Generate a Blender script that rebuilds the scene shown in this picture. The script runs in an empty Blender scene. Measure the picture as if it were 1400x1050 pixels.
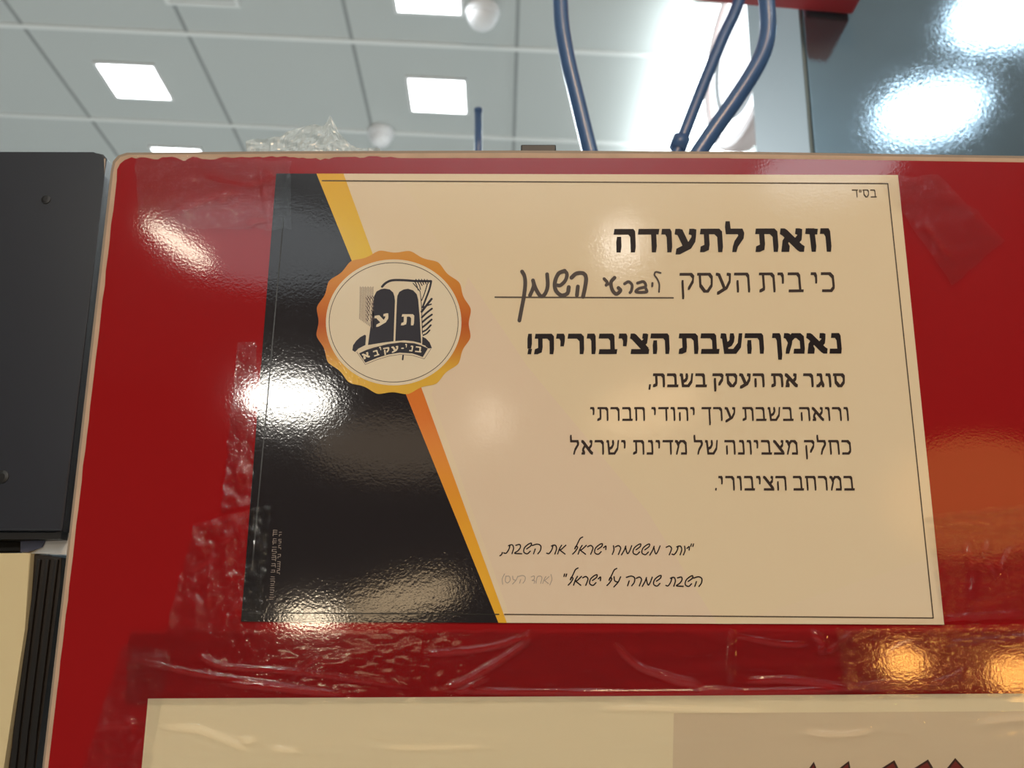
import bpy, bmesh, math, random
import numpy as np
from mathutils import Vector, Matrix, Euler, noise
from mathutils.geometry import delaunay_2d_cdt

random.seed(7)
scene = bpy.context.scene
COL = scene.collection

# ------------------------------------------------------------------ camera
ZB = 1.45                                   # height of the certificate's lower edge above the floor
CAM = Vector((0.11880549, -0.41287262, ZB - 0.00545365))
ROT = Euler((1.83247656, -0.00697528, 0.00966148), 'XYZ')
FPX = 1291.0
cd = bpy.data.cameras.new('camera')
cam = bpy.data.objects.new('camera', cd)
COL.objects.link(cam)
cam.location = CAM
cam.rotation_euler = ROT
cd.sensor_width = 36.0
cd.lens = FPX / 1400.0 * 36.0
cd.clip_start = 0.01
cd.dof.use_dof = True
cd.dof.focus_distance = 0.425
cd.dof.aperture_fstop = 15.0
scene.camera = cam

# ------------------------------------------------------------------ light of the hall
w = bpy.data.worlds.new('hall_air')
scene.world = w
w.use_nodes = True
w.node_tree.nodes['Background'].inputs['Color'].default_value = (0.75, 0.85, 1.0, 1)
w.node_tree.nodes['Background'].inputs['Strength'].default_value = 0.02
vs = scene.view_settings
vs.view_transform = 'Standard'
vs.look = 'None'
vs.gamma = 1.0
vs.use_curve_mapping = False
vs.exposure = 0.0


def lamp(name, kind, loc, power, color, size=0.1, size_y=None, target=None):
    d = bpy.data.lights.new(name, kind)
    d.energy = power
    d.color = color
    if kind == 'AREA':
        d.shape = 'ELLIPSE' if size_y else 'DISK'
        d.size = size
        if size_y:
            d.size_y = size_y
    else:
        d.shadow_soft_size = size
    o = bpy.data.objects.new(name, d)
    COL.objects.link(o)
    o.location = loc
    if target is not None:
        o.rotation_euler = (Vector(target) - Vector(loc)).to_track_quat('-Z', 'Y').to_euler()
    return o


WARM = (1.0, 0.66, 0.36)
COOL = (0.86, 0.95, 1.0)
MID = (0.16, 0.0, ZB + 0.1)
# warm shop spot above and behind the viewer: the main light on the red panel
lamp('warm_spot', 'AREA', (0.5, -1.85, 3.2), 19, (1.0, 0.63, 0.34), 0.5, target=MID)
# ceiling panels of the hall behind the viewer
lamp('hall_panel', 'AREA', (-1.3, -4.4, 3.5), 6, COOL, 1.2, 1.2, target=(-1.3, -4.4, 0))
lamp('hall_panel', 'AREA', (1.5, -3.5, 3.5), 4, COOL, 0.6, 0.6, target=(1.5, -3.5, 0))
# unseen uplight added to brighten the ceiling that the glossy boards mirror
lamp('cove_light', 'AREA', (0.1, -3.3, 3.0), 75, COOL, 2.6, 2.2, target=(0.1, -3.3, 9))
# general light of the hall beyond the panel (reaches the ceiling off the pale floor)
lamp('hall_panel', 'AREA', (-1.0, 3.6, 3.3), 260, COOL, 1.6, 1.6, target=(-1.0, 3.6, 0))


# ------------------------------------------------------------------ pixel -> place
RM = ROT.to_matrix()


def ray(px, py):
    return RM @ Vector(((px - 700) / FPX, (525 - py) / FPX, -1.0))


def P(px, py, Y=0.0):
    """the point of the upright plane at depth Y seen at (px, py) of the photograph"""
    d = ray(px, py)
    return CAM + d * ((Y - CAM.y) / d.y)


def mirror_point(px, py, t, Y=0.0):
    """where a lamp stands that the upright plane Y reflects at (px, py)"""
    d = ray(px, py).normalized()
    return P(px, py, Y) + Vector((d.x, -d.y, d.z)) * t


# unseen lamps placed and shaped for the gloss they give the panel
def gloss_lamp(px, py, t, power, color, sx, sy, roll=0.0, Y=0.0):
    lp = mirror_point(px, py, t, Y)
    o = lamp('hung_lamp', 'AREA', lp, power, color, sx, sy, target=P(px, py, Y))
    o.rotation_euler = (o.rotation_euler.to_matrix() @ Matrix.Rotation(math.radians(roll), 3, 'Z')).to_euler()
    return o


gloss_lamp(393, 545, 4.2, 11, (1.0, 0.95, 0.85), 0.40, 0.17)
gloss_lamp(244, 333, 3.0, 0.9, (1.0, 0.88, 0.66), 0.25, 0.045, -28)
gloss_lamp(850, 335, 3.2, 1.0, (1.0, 0.94, 0.85), 0.14, 0.16)
gloss_lamp(885, 560, 3.6, 1.3, WARM, 0.5, 0.22, 15)
gloss_lamp(668, 572, 3.6, 0.45, (1.0, 0.85, 0.65), 0.16, 0.18)
gloss_lamp(550, 820, 3.3, 1.0, (1.0, 0.72, 0.42), 0.46, 0.11, 14)
gloss_lamp(540, 612, 3.6, 0.5, (1.0, 0.75, 0.5), 0.7, 0.25)
for q, e, s in (((1235, 905), 1.1, 0.10), ((1388, 922), 1.3, 0.11), ((1330, 680), 1.5, 0.42)):
    lp = mirror_point(q[0], q[1], 3.2)
    lamp('shop_lamp', 'AREA', lp, e, (1.0, 0.46, 0.10), s * 1.4, s, target=MID)
lp = mirror_point(425, 846, 3.0)
lamp('shop_lamp', 'AREA', lp, 1.2, (1.0, 0.8, 0.55), 0.2, 0.04, target=MID)
# lit ceiling panels mirrored by the dark cabinet on the right
for q, t in (((1258, 168), 3.2), ((1366, 38), 2.6)):
    lp = mirror_point(q[0], q[1], t, 0.55)
    lamp('hall_panel', 'AREA', lp, 4.2, COOL, 0.36, 0.2, target=(lp.x - 0.3, lp.y + 1.2, 0))


# ------------------------------------------------------------------ materials
def lin(r, g, b):
    f = lambda c: (c / 255 / 12.92) if c <= 10 else ((c / 255 + 0.055) / 1.055) ** 2.4
    return (f(r), f(g), f(b), 1)


def mat(name, col, rough=0.5, spec=0.5, metal=0.0, bump=None, var=None, emis=None, coat=0.0):
    m = bpy.data.materials.new(name)
    m.use_nodes = True
    nt = m.node_tree
    b = nt.nodes['Principled BSDF']
    b.inputs['Base Color'].default_value = col
    b.inputs['Roughness'].default_value = rough
    b.inputs['Specular IOR Level'].default_value = spec
    b.inputs['Metallic'].default_value = metal
    b.inputs['Coat Weight'].default_value = coat
    b.inputs['Coat Roughness'].default_value = 0.08
    if emis:
        b.inputs['Emission Color'].default_value = emis[0]
        b.inputs['Emission Strength'].default_value = emis[1]
    tc = None
    if bump or var:
        tc = nt.nodes.new('ShaderNodeTexCoord')
    if bump:
        last = None
        for sc, st, dist in (bump if isinstance(bump, list) else [bump]):
            n = nt.nodes.new('ShaderNodeTexNoise')
            n.inputs['Scale'].default_value = sc
            n.inputs['Detail'].default_value = 2.0
            nt.links.new(tc.outputs['Object'], n.inputs['Vector'])
            bp = nt.nodes.new('ShaderNodeBump')
            bp.inputs['Strength'].default_value = st
            bp.inputs['Distance'].default_value = dist
            nt.links.new(n.outputs['Fac'], bp.inputs['Height'])
            if last:
                nt.links.new(last.outputs['Normal'], bp.inputs['Normal'])
            last = bp
        nt.links.new(last.outputs['Normal'], b.inputs['Normal'])
    if var:
        col2, sc, lo, hi = var
        n = nt.nodes.new('ShaderNodeTexNoise')
        n.inputs['Scale'].default_value = sc
        n.inputs['Detail'].default_value = 4.0
        nt.links.new(tc.outputs['Object'], n.inputs['Vector'])
        r = nt.nodes.new('ShaderNodeValToRGB')
        r.color_ramp.elements[0].position = lo
        r.color_ramp.elements[0].color = col
        r.color_ramp.elements[1].position = hi
        r.color_ramp.elements[1].color = col2
        nt.links.new(n.outputs['Fac'], r.inputs['Fac'])
        nt.links.new(r.outputs['Color'], b.inputs['Base Color'])
    return m


def ramp_mat(name, stops, z0, z1, rough, bump, spec=0.5):
    """printed colour blend running up the sheet between heights z0 and z1"""
    m = mat(name, (1, 1, 1, 1), rough, spec, bump=bump)
    nt = m.node_tree
    tc = nt.nodes.new('ShaderNodeTexCoord')
    sx = nt.nodes.new('ShaderNodeSeparateXYZ')
    mr = nt.nodes.new('ShaderNodeMapRange')
    mr.inputs['From Min'].default_value = z0
    mr.inputs['From Max'].default_value = z1
    r = nt.nodes.new('ShaderNodeValToRGB')
    el = r.color_ramp.elements
    while len(el) < len(stops):
        el.new(0.5)
    for e, (p, c) in zip(el, stops):
        e.position = p
        e.color = c
    nt.links.new(tc.outputs['Object'], sx.inputs[0])
    nt.links.new(sx.outputs['Z'], mr.inputs['Value'])
    nt.links.new(mr.outputs[0], r.inputs['Fac'])
    nt.links.new(r.outputs['Color'], nt.nodes['Principled BSDF'].inputs['Base Color'])
    return m


def film_mat(name, refl=0.5, rough=0.08, haze=0.012, bumps=((900, 0.5, 0.0004),), tint=(1, 1, 1, 1)):
    m = bpy.data.materials.new(name)
    m.use_nodes = True
    nt = m.node_tree
    nt.nodes.remove(nt.nodes['Principled BSDF'])
    out = nt.nodes['Material Output']
    tr = nt.nodes.new('ShaderNodeBsdfTransparent')
    tr.inputs['Color'].default_value = tint
    gl = nt.nodes.new('ShaderNodeBsdfGlossy')
    gl.inputs['Roughness'].default_value = rough
    df = nt.nodes.new('ShaderNodeBsdfDiffuse')
    df.inputs['Color'].default_value = (0.72, 0.82, 0.86, 1)
    fr = nt.nodes.new('ShaderNodeFresnel')
    fr.inputs['IOR'].default_value = 1.5
    mu = nt.nodes.new('ShaderNodeMath')
    mu.operation = 'MULTIPLY'
    mu.inputs[1].default_value = refl * 2
    mu.use_clamp = True
    tc = nt.nodes.new('ShaderNodeTexCoord')
    last = None
    for sc, st, dist in bumps:
        n = nt.nodes.new('ShaderNodeTexNoise')
        n.inputs['Scale'].default_value = sc
        n.inputs['Detail'].default_value = 3.0
        nt.links.new(tc.outputs['Object'], n.inputs['Vector'])
        bp = nt.nodes.new('ShaderNodeBump')
        bp.inputs['Strength'].default_value = st
        bp.inputs['Distance'].default_value = dist
        nt.links.new(n.outputs['Fac'], bp.inputs['Height'])
        if last:
            nt.links.new(last.outputs['Normal'], bp.inputs['Normal'])
        last = bp
    if last:
        nt.links.new(last.outputs['Normal'], gl.inputs['Normal'])
    m1 = nt.nodes.new('ShaderNodeMixShader')
    m1.inputs[0].default_value = haze
    m2 = nt.nodes.new('ShaderNodeMixShader')
    nt.links.new(tr.outputs[0], m1.inputs[1])
    nt.links.new(df.outputs[0], m1.inputs[2])
    nt.links.new(fr.outputs[0], mu.inputs[0])
    nt.links.new(mu.outputs[0], m2.inputs[0])
    nt.links.new(m1.outputs[0], m2.inputs[1])
    nt.links.new(gl.outputs[0], m2.inputs[2])
    nt.links.new(m2.outputs[0], out.inputs['Surface'])
    return m


PEEL = [(900, 0.085, 0.0002), (150, 0.025, 0.0006)]
M = {}
M['red'] = mat('red_laminate', (0.34, 0.012, 0.014, 1), 0.05, 0.5, bump=[(800, 0.065, 0.0002), (120, 0.02, 0.0005)])
M['core'] = mat('chipboard_edge', (0.62, 0.44, 0.31, 1), 0.6, var=((0.5, 0.36, 0.25, 1), 60, 0.35, 0.7))
M['band'] = mat('edge_strip', (0.33, 0.26, 0.20, 1), 0.5)
M['paper'] = mat('cream_print', (0.86, 0.715, 0.51, 1), 0.08, 0.4, bump=PEEL)
M['facet'] = mat('tan_print', (0.855, 0.715, 0.495, 1), 0.08, 0.4, bump=PEEL)
M['pink'] = mat('pinkish_print', (0.85, 0.69, 0.52, 1), 0.08, 0.4, bump=PEEL)
M['dark'] = mat('charcoal_print', (0.026, 0.023, 0.026, 1), 0.06, 0.5, bump=PEEL)
M['ink'] = mat('dark_ink', (0.016, 0.011, 0.013, 1), 0.35, 0.15)
M['body_ink'] = mat('brown_black_ink', (0.045, 0.030, 0.026, 1), 0.4, 0.15)
M['line'] = mat('fine_line_ink', (0.085, 0.06, 0.04, 1), 0.4, 0.3)
M['black_line'] = mat('black_line_ink', (0.008, 0.008, 0.009, 1), 0.3)
M['grey_ink'] = mat('grey_ink', (0.42, 0.35, 0.29, 1), 0.4)
M['brown_ink'] = mat('marker_ink', (0.03, 0.013, 0.008, 1), 0.4)
M['seal_face'] = mat('seal_face_print', (0.86, 0.76, 0.58, 1), 0.08, 0.4, bump=PEEL)
M['emblem'] = mat('emblem_ink', (0.022, 0.02, 0.032, 1), 0.35, 0.25)
M['hatch'] = mat('hatch_ink', (0.13, 0.085, 0.08, 1), 0.4)
M['micro'] = mat('pale_micro_print', (0.33, 0.27, 0.23, 1), 0.4)
M['sheet'] = mat('cream_sheet', (0.92, 0.80, 0.54, 1), 0.4, 0.4)
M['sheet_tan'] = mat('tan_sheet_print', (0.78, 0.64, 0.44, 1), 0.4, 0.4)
M['spike'] = mat('dark_red_print', (0.20, 0.02, 0.018, 1), 0.4)
M['spike_edge'] = mat('brown_outline_print', (0.04, 0.012, 0.008, 1), 0.4)
M['black_board'] = mat('black_board', (0.030, 0.033, 0.044, 1), 0.27, 0.5, bump=[(300, 0.06, 0.0004)])
M['black'] = mat('black_plastic', (0.012, 0.011, 0.011, 1), 0.35)
M['cream'] = mat('cream_door', (0.74, 0.62, 0.36, 1), 0.4)
M['brown'] = mat('dark_frame', (0.022, 0.017, 0.014, 1), 0.35)
M['white'] = mat('white_paint', (0.75, 0.75, 0.74, 1), 0.45)
M['blue_grey'] = mat('blue_grey_cloth', (0.10, 0.11, 0.17, 1), 0.8)
M['steel'] = mat('blue_black_steel', (0.06, 0.14, 0.33, 1), 0.35, 0.6, coat=0.3)
M['canopy'] = mat('red_canopy_paint', (0.36, 0.02, 0.025, 1), 0.4)
M['cabinet'] = mat('dark_gloss_cabinet', (0.25, 0.34, 0.41, 1), 0.06, 0.5, 0.75, bump=[(420, 0.10, 0.0006), (60, 0.02, 0.001)])
M['cab_side'] = mat('blue_grey_side', (0.20, 0.27, 0.29, 1), 0.6, 0.2)
M['ceil'] = mat('metal_ceiling_tile', (0.60, 0.63, 0.62, 1), 0.55, 0.3)
M['tee'] = mat('white_ceiling_bar', (0.86, 0.88, 0.87, 1), 0.4)  # pale tone stands for light on tile edges; also the vent's own white
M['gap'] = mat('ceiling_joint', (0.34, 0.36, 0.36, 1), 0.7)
M['led'] = mat('lit_diffuser', (0.9, 0.9, 0.9, 1), 0.5, emis=((0.93, 0.98, 1.0, 1), 9.0))
M['led_big'] = mat('lit_light_box', (0.9, 0.9, 0.9, 1), 0.5, emis=((0.88, 0.98, 1.0, 1), 7.0))
M['led_frame'] = mat('light_frame', (0.85, 0.86, 0.86, 1), 0.4)
M['sign'] = mat('lit_sign_face', (0.9, 0.9, 0.9, 1), 0.4, emis=((0.93, 0.97, 1.0, 1), 1.6))
M['sign_rim'] = mat('sign_rim', (0.85, 0.72, 0.70, 1), 0.4)
M['grey'] = mat('grey_plastic', (0.35, 0.38, 0.40, 1), 0.5)
M['dome'] = mat('white_camera_plastic', (0.95, 0.95, 0.97, 1), 0.35)
M['floor'] = mat('pale_floor', (0.62, 0.60, 0.56, 1), 0.35, bump=(2, 0.05, 0.01))
M['wall'] = mat('hall_wall', (0.10, 0.085, 0.07, 1), 0.7, bump=(30, 0.1, 0.002))
M['wall_far'] = mat('far_wall', (0.10, 0.13, 0.15, 1), 0.6, bump=(30, 0.1, 0.002))
M['film'] = film_mat('clear_film', 0.35, 0.05, 0.006, ((700, 0.12, 0.0004),))
M['film_rough'] = film_mat('wrinkled_film', 0.22, 0.05, 0.006, ((380, 0.25, 0.0008), (1500, 0.15, 0.0002)))
M['film_peel'] = film_mat('bubbled_film', 0.30, 0.04, 0.006, ((600, 0.15, 0.0009),))
M['sleeve'] = film_mat('flat_film', 0.22, 0.05, 0.004, ((500, 0.06, 0.0004),))
M['scrap'] = film_mat('crumpled_film', 0.9, 0.12, 0.5, ((300, 0.4, 0.0012),), (0.96, 1.0, 1.0, 1))


# ------------------------------------------------------------------ mesh helpers
def link(name, me, m=None, parent=None):
    o = bpy.data.objects.new(name, me)
    COL.objects.link(o)
    if m is not None:
        me.materials.append(m)
    if parent is not None:
        o.parent = parent
    return o


def tag(o, label=None, cat=None, group=None, kind=None):
    if label:
        o['label'] = label
    if cat:
        o['category'] = cat
    if group:
        o['group'] = group
    if kind:
        o['kind'] = kind
    return o


def empty(name, loc, label, cat, group=None):
    """an Empty at the thing's base; children keep world coordinates"""
    o = bpy.data.objects.new(name, None)
    COL.objects.link(o)
    o.empty_display_size = 0.05
    o.location = loc
    tag(o, label, cat, group)
    return o


def adopt(o, parent):
    o.parent = parent
    o.matrix_parent_inverse = Matrix.Translation(-Vector(parent.location)) if parent.parent is None else \
        parent.matrix_basis.inverted() @ Matrix.Identity(4)
    if parent.parent is not None:
        o.matrix_parent_inverse = Matrix.Identity(4)
    return o


def make(name, verts, faces, m, parent=None, smooth=False):
    me = bpy.data.meshes.new(name)
    me.from_pydata([tuple(v) for v in verts], [], faces)
    me.update()
    if smooth:
        me.polygons.foreach_set('use_smooth', [True] * len(me.polygons))
    o = bpy.data.objects.new(name, me)
    COL.objects.link(o)
    me.materials.append(m)
    if parent is not None:
        adopt(o, parent)
    return o


def from_bm(name, bm, m, parent=None, smooth=False):
    me = bpy.data.meshes.new(name)
    bmesh.ops.recalc_face_normals(bm, faces=bm.faces)
    bm.to_mesh(me)
    bm.free()
    if smooth:
        me.polygons.foreach_set('use_smooth', [True] * len(me.polygons))
    o = bpy.data.objects.new(name, me)
    COL.objects.link(o)
    me.materials.append(m)
    if parent is not None:
        adopt(o, parent)
    return o


def flat(name, polys, m, parent, y, base=0.0):
    """printed shapes: polygons given on the photograph, laid on the upright plane, facing the viewer"""
    vs_, fs = [], []
    for poly in polys:
        pts = [P(px, py, base) for px, py in poly]
        area = sum(pts[i].x * pts[(i + 1) % len(pts)].z - pts[(i + 1) % len(pts)].x * pts[i].z for i in range(len(pts)))
        if area < 0:
            pts.reverse()
        k = len(vs_)
        vs_ += [(p.x, y, p.z) for p in pts]
        fs.append(list(range(k, k + len(pts))))
    return make(name, vs_, fs, m, parent)


def merged(pts, faces):
    """overlapping pen shapes become one layer of ink without overlaps"""
    vs_, fs = [], []
    for f in faces:
        q = [Vector((pts[i][0] * 1000, (pts[i][2] - ZB) * 1000)) for i in f]
        ar = sum(q[i].x * q[(i + 1) % len(q)].y - q[(i + 1) % len(q)].x * q[i].y for i in range(len(q)))
        if abs(ar) < 1e-7:
            continue
        if ar < 0:
            q.reverse()
        k = len(vs_)
        vs_ += q
        fs.append(list(range(k, k + len(q))))
    ov, oe, of, _a, _b, orig = delaunay_2d_cdt(vs_, [], fs, 0, 1e-5)
    keep = [list(f) for f, o in zip(of, orig) if len(o)]
    used = sorted({i for f in keep for i in f})
    ix = {k: n for n, k in enumerate(used)}
    out = []
    for f in keep:
        q = [ov[i] for i in f]
        ar = sum(q[i].x * q[(i + 1) % len(q)].y - q[(i + 1) % len(q)].x * q[i].y for i in range(len(q)))
        g = [ix[i] for i in f]
        out.append(g if ar > 0 else g[::-1])
    return [(ov[k].x / 1000, ov[k].y / 1000 + ZB) for k in used], out


def printed(name, pts, faces, m, parent, y):
    ov, of = merged(pts, faces)
    return make(name, [(x, y, z) for x, z in ov], of, m, parent)


def slab(name, poly, m, parent, y0, y1, base=0.0, bevel=0.0):
    """a board: outline from the photograph, front at y0, back at y1"""
    bm = bmesh.new()
    pts = [P(px, py, base) for px, py in poly]
    front = [bm.verts.new((p.x, y0, p.z)) for p in pts]
    back = [bm.verts.new((p.x, y1, p.z)) for p in pts]
    bm.faces.new(front)
    bm.faces.new(back[::-1])
    n = len(pts)
    for i in range(n):
        bm.faces.new((front[i], back[i], back[(i + 1) % n], front[(i + 1) % n]))
    if bevel:
        bmesh.ops.bevel(bm, geom=[e for e in bm.edges if (e.verts[0] in front and e.verts[1] in front)],
                        offset=bevel, segments=2, affect='EDGES', profile=0.5)
    return from_bm(name, bm, m, parent)


def add_box(bm, lo, hi):
    x0, y0, z0 = lo
    x1, y1, z1 = hi
    v = [bm.verts.new(c) for c in ((x0, y0, z0), (x1, y0, z0), (x1, y1, z0), (x0, y1, z0),
                                   (x0, y0, z1), (x1, y0, z1), (x1, y1, z1), (x0, y1, z1))]
    for f in ((0, 1, 5, 4), (1, 2, 6, 5), (2, 3, 7, 6), (3, 0, 4, 7), (4, 5, 6, 7), (3, 2, 1, 0)):
        bm.faces.new([v[i] for i in f])


def box(name, lo, hi, m, parent=None, bevel=0.0):
    bm = bmesh.new()
    add_box(bm, lo, hi)
    if bevel:
        bmesh.ops.bevel(bm, geom=list(bm.edges), offset=bevel, segments=2, affect='EDGES', profile=0.5)
    return from_bm(name, bm, m, parent)


def catmull(pts, n=8):
    if len(pts) < 3:
        return [Vector(p) for p in pts]
    p = [Vector(q) for q in pts]
    p = [p[0] * 2 - p[1]] + p + [p[-1] * 2 - p[-2]]
    out = []
    for i in range(1, len(p) - 2):
        for k in range(n):
            t = k / n
            a, b, c, d = p[i - 1], p[i], p[i + 1], p[i + 2]
            out.append(0.5 * ((2 * b) + (c - a) * t + (2 * a - 5 * b + 4 * c - d) * t * t + (3 * b - a - 3 * c + d) * t ** 3))
    out.append(p[-2])
    return out


def hull(pts):
    pts = sorted(set(pts))
    if len(pts) < 3:
        return pts

    def half(ps):
        h = []
        for p in ps:
            while len(h) > 1 and (h[-1][0] - h[-2][0]) * (p[1] - h[-2][1]) - (h[-1][1] - h[-2][1]) * (p[0] - h[-2][0]) <= 0:
                h.pop()
            h.append(p)
        return h[:-1]
    return half(pts) + half(pts[::-1])


def strokes(name, paths, width, m, parent, y, smooth=True, mapper=None):
    """pen strokes: ribbons with round ends; widths and points in photograph pixels"""
    mp = mapper or (lambda q: P(q[0], q[1]))
    allv, allf = [], []
    for n, path in enumerate(paths):
        wd = width
        if isinstance(path, tuple) and isinstance(path[1], (int, float)):
            path, wd = path
        c = catmull([(a, b, 0) for a, b in path], 5) if smooth else [Vector((a, b, 0)) for a, b in path]
        r = wd / 2
        vs_, fs = [], []
        for p, q in zip(c[:-1], c[1:]):
            if (q - p).length < 1e-4:
                continue
            h = hull([(round(o.x + r * math.cos(k * math.pi / 5 + 0.1), 5), round(o.y + r * math.sin(k * math.pi / 5 + 0.1), 5)) for o in (p, q) for k in range(10)])
            k = len(vs_)
            vs_ += [mp(Vector((a, b, 0))) for a, b in h]
            fs.append(list(range(k, k + len(h))))
        ov, of = merged(vs_, fs)
        k = len(allv)
        allv += [(x, y - 4e-6 * (n % 5), z) for x, z in ov]
        allf += [[k + t for t in f] for f in of]
    return make(name, allv, allf, m, parent)


# square letters: pen paths in a box (0..1 wide, 0 = baseline, 1 = top) and the width of the box
GL = {
    'א': (0.84, [[(0.0, 1), (0.12, 0.92), (0.86, 0.1), (1.0, 0)], [(0.82, 1), (0.95, 0.95), (0.92, 0.66), (0.66, 0.38)], [(0.0, 0), (0.2, 0), (0.06, 0.32), (0.3, 0.66)]]),
    'ב': (0.76, [[(0.03, 1), (0.70, 1), (0.82, 0.86), (0.82, 0.0)], [(0.0, 0), (1.0, 0)]]),
    'ג': (0.52, [[(0.2, 1), (0.62, 1), (0.72, 0.85), (0.72, 0.4), (0.95, 0.0)], [(0.70, 0.32), (0.2, 0.0), (0.0, 0.0)]]),
    'ד': (0.76, [[(0.0, 1), (1.0, 1)], [(0.80, 1), (0.80, 0)]]),
    'ה': (0.80, [[(0.0, 1), (0.85, 1), (0.95, 0.86), (0.95, 0)], [(0.14, 0.56), (0.14, 0)]]),
    'ו': (0.30, [[(0.0, 1), (0.6, 1), (0.8, 0.84), (0.8, 0)]]),
    'ז': (0.36, [[(0.0, 1), (1.0, 0.97)], [(0.55, 1), (0.62, 0)]]),
    'ח': (0.80, [[(0.0, 1), (0.85, 1), (0.95, 0.86), (0.95, 0)], [(0.12, 1), (0.12, 0)]]),
    'י': (0.30, [[(0.0, 1), (0.6, 1), (0.8, 0.84), (0.74, 0.5)]]),
    'כ': (0.68, [[(0.03, 1), (0.70, 1), (0.95, 0.80), (0.95, 0.2), (0.70, 0), (0.0, 0)]]),
    'ך': (0.70, [[(0.0, 1), (1.0, 1)], [(0.85, 1), (0.85, -0.36)]]),
    'ל': (0.70, [[(0.05, 1.42), (0.08, 1.0), (0.85, 1), (0.95, 0.76), (0.55, 0.3), (0.42, 0)]]),
    'מ': (0.88, [[(0.0, 1), (0.12, 0.96), (0.26, 0.62), (0.05, 0)], [(0.22, 0.74), (0.46, 1), (0.76, 1), (0.95, 0.8), (0.95, 0), (0.52, 0)]]),
    'ן': (0.30, [[(0.0, 1), (0.6, 1), (0.8, 0.84), (0.8, -0.38)]]),
    'נ': (0.50, [[(0.3, 1), (0.72, 1), (0.86, 0.84), (0.86, 0), (0.0, 0)]]),
    'ס': (0.82, [[(0.0, 1), (0.80, 1), (0.96, 0.8), (0.92, 0.34), (0.62, 0), (0.40, 0), (0.12, 0.34), (0.12, 1)]]),
    'ע': (0.80, [[(0.0, 1), (0.16, 0.96), (0.48, 0.22)], [(0.80, 1), (0.96, 0.96), (0.92, 0.58), (0.66, 0.2), (0.0, -0.12)]]),
    'צ': (0.76, [[(0.0, 1), (0.12, 0.94), (0.95, 0.08)], [(0.0, 0), (1.0, 0)], [(0.84, 1), (0.96, 0.95), (0.92, 0.68), (0.62, 0.44)]]),
    'ק': (0.76, [[(0.0, 1), (0.80, 1), (0.97, 0.84), (0.92, 0.58), (0.58, 0.16)], [(0.12, 0.58), (0.12, -0.38)]]),
    'ר': (0.70, [[(0.0, 1), (0.70, 1), (0.90, 0.82), (0.90, 0)]]),
    'ש': (0.96, [[(0.0, 1), (0.09, 0.96), (0.16, 0.0), (0.62, 0.0), (0.90, 0.4), (0.98, 1)], [(0.50, 1), (0.54, 0.76), (0.40, 0.5), (0.14, 0.36)]]),
    'ת': (0.86, [[(0.05, 1), (0.82, 1), (0.96, 0.84), (0.96, 0)], [(0.26, 1), (0.26, 0.12), (0.0, 0.0)]]),
    '״': (0.24, [[(0.1, 1), (0.05, 0.72)], [(0.95, 1), (0.9, 0.72)]]),
    '!': (0.06, [[(0.5, 1), (0.5, 0.36)], [(0.5, 0.0), (0.5, 0.03)]]),
    '.': (0.06, [[(0.5, 0.0), (0.5, 0.02)]]),
    ',': (0.08, [[(0.7, 0.02), (0.3, -0.22)]]),
}


def letter_polys(body, nw, nh, gap=0.16, space=0.36):
    """read from right to left; returns convex pen shapes and the total width, letter height 1"""
    polys, x = [], 0.0
    sl = 0.25 * nw
    nib = [(-nw / 2 - sl / 2, -nh / 2), (nw / 2 - sl / 2, -nh / 2), (nw / 2 + sl / 2, nh / 2), (-nw / 2 + sl / 2, nh / 2)]
    for ch in body[::-1]:
        if ch == ' ':
            x += space
            continue
        wd, paths = GL[ch]
        for pth in paths:
            q = [(x + nw / 2 + a * wd, nh / 2 + b * (1 - nh)) for a, b in pth]
            for (ax, ay), (bx, by) in zip(q[:-1], q[1:]):
                polys.append(hull([(ax + u, ay + v) for u, v in nib] + [(bx + u, by + v) for u, v in nib]))
        x += wd + nw + gap
    return polys, x - gap


def text(name, body, left, right, cap, m, parent, y, nw=0.1, nh=0.13, gap=0.16, space=0.36):
    """a line of print: left/right = its ends on the baseline, cap = letter height, in photograph pixels"""
    polys, tot = letter_polys(body, nw, nh, gap, space)
    Lw, Rw = P(*left), P(*right)
    mid = ((left[0] + right[0]) / 2, (left[1] + right[1]) / 2)
    h = (P(mid[0], mid[1] - cap) - P(*mid)).length
    ax = Rw - Lw
    up = Vector((-ax.z, 0, ax.x)).normalized()
    vs_, fs = [], []
    for pl in polys:
        k = len(vs_)
        for a, b in pl:
            q = Lw + ax * (a / tot) + up * (h * b)
            vs_.append((q.x, y, q.z))
        fs.append(list(range(k, k + len(pl))))
    return printed(name, vs_, fs, m, parent, y)


def tube(bm, pts, r, seg=16, caps=True):
    pts = [Vector(p) for p in pts]
    rings = []
    ref = Vector((0, 1, 0.01))
    for i, p in enumerate(pts):
        t = (pts[min(i + 1, len(pts) - 1)] - pts[max(i - 1, 0)]).normalized()
        a = t.cross(ref).normalized()
        b = t.cross(a).normalized()
        rings.append([bm.verts.new(p + (a * math.cos(k / seg * 2 * math.pi) + b * math.sin(k / seg * 2 * math.pi)) * r) for k in range(seg)])
    for i in range(len(rings) - 1):
        for k in range(seg):
            bm.faces.new((rings[i][k], rings[i][(k + 1) % seg], rings[i + 1][(k + 1) % seg], rings[i + 1][k]))
    if caps:
        bm.faces.new(rings[0][::-1])
        bm.faces.new(rings[-1])


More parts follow.
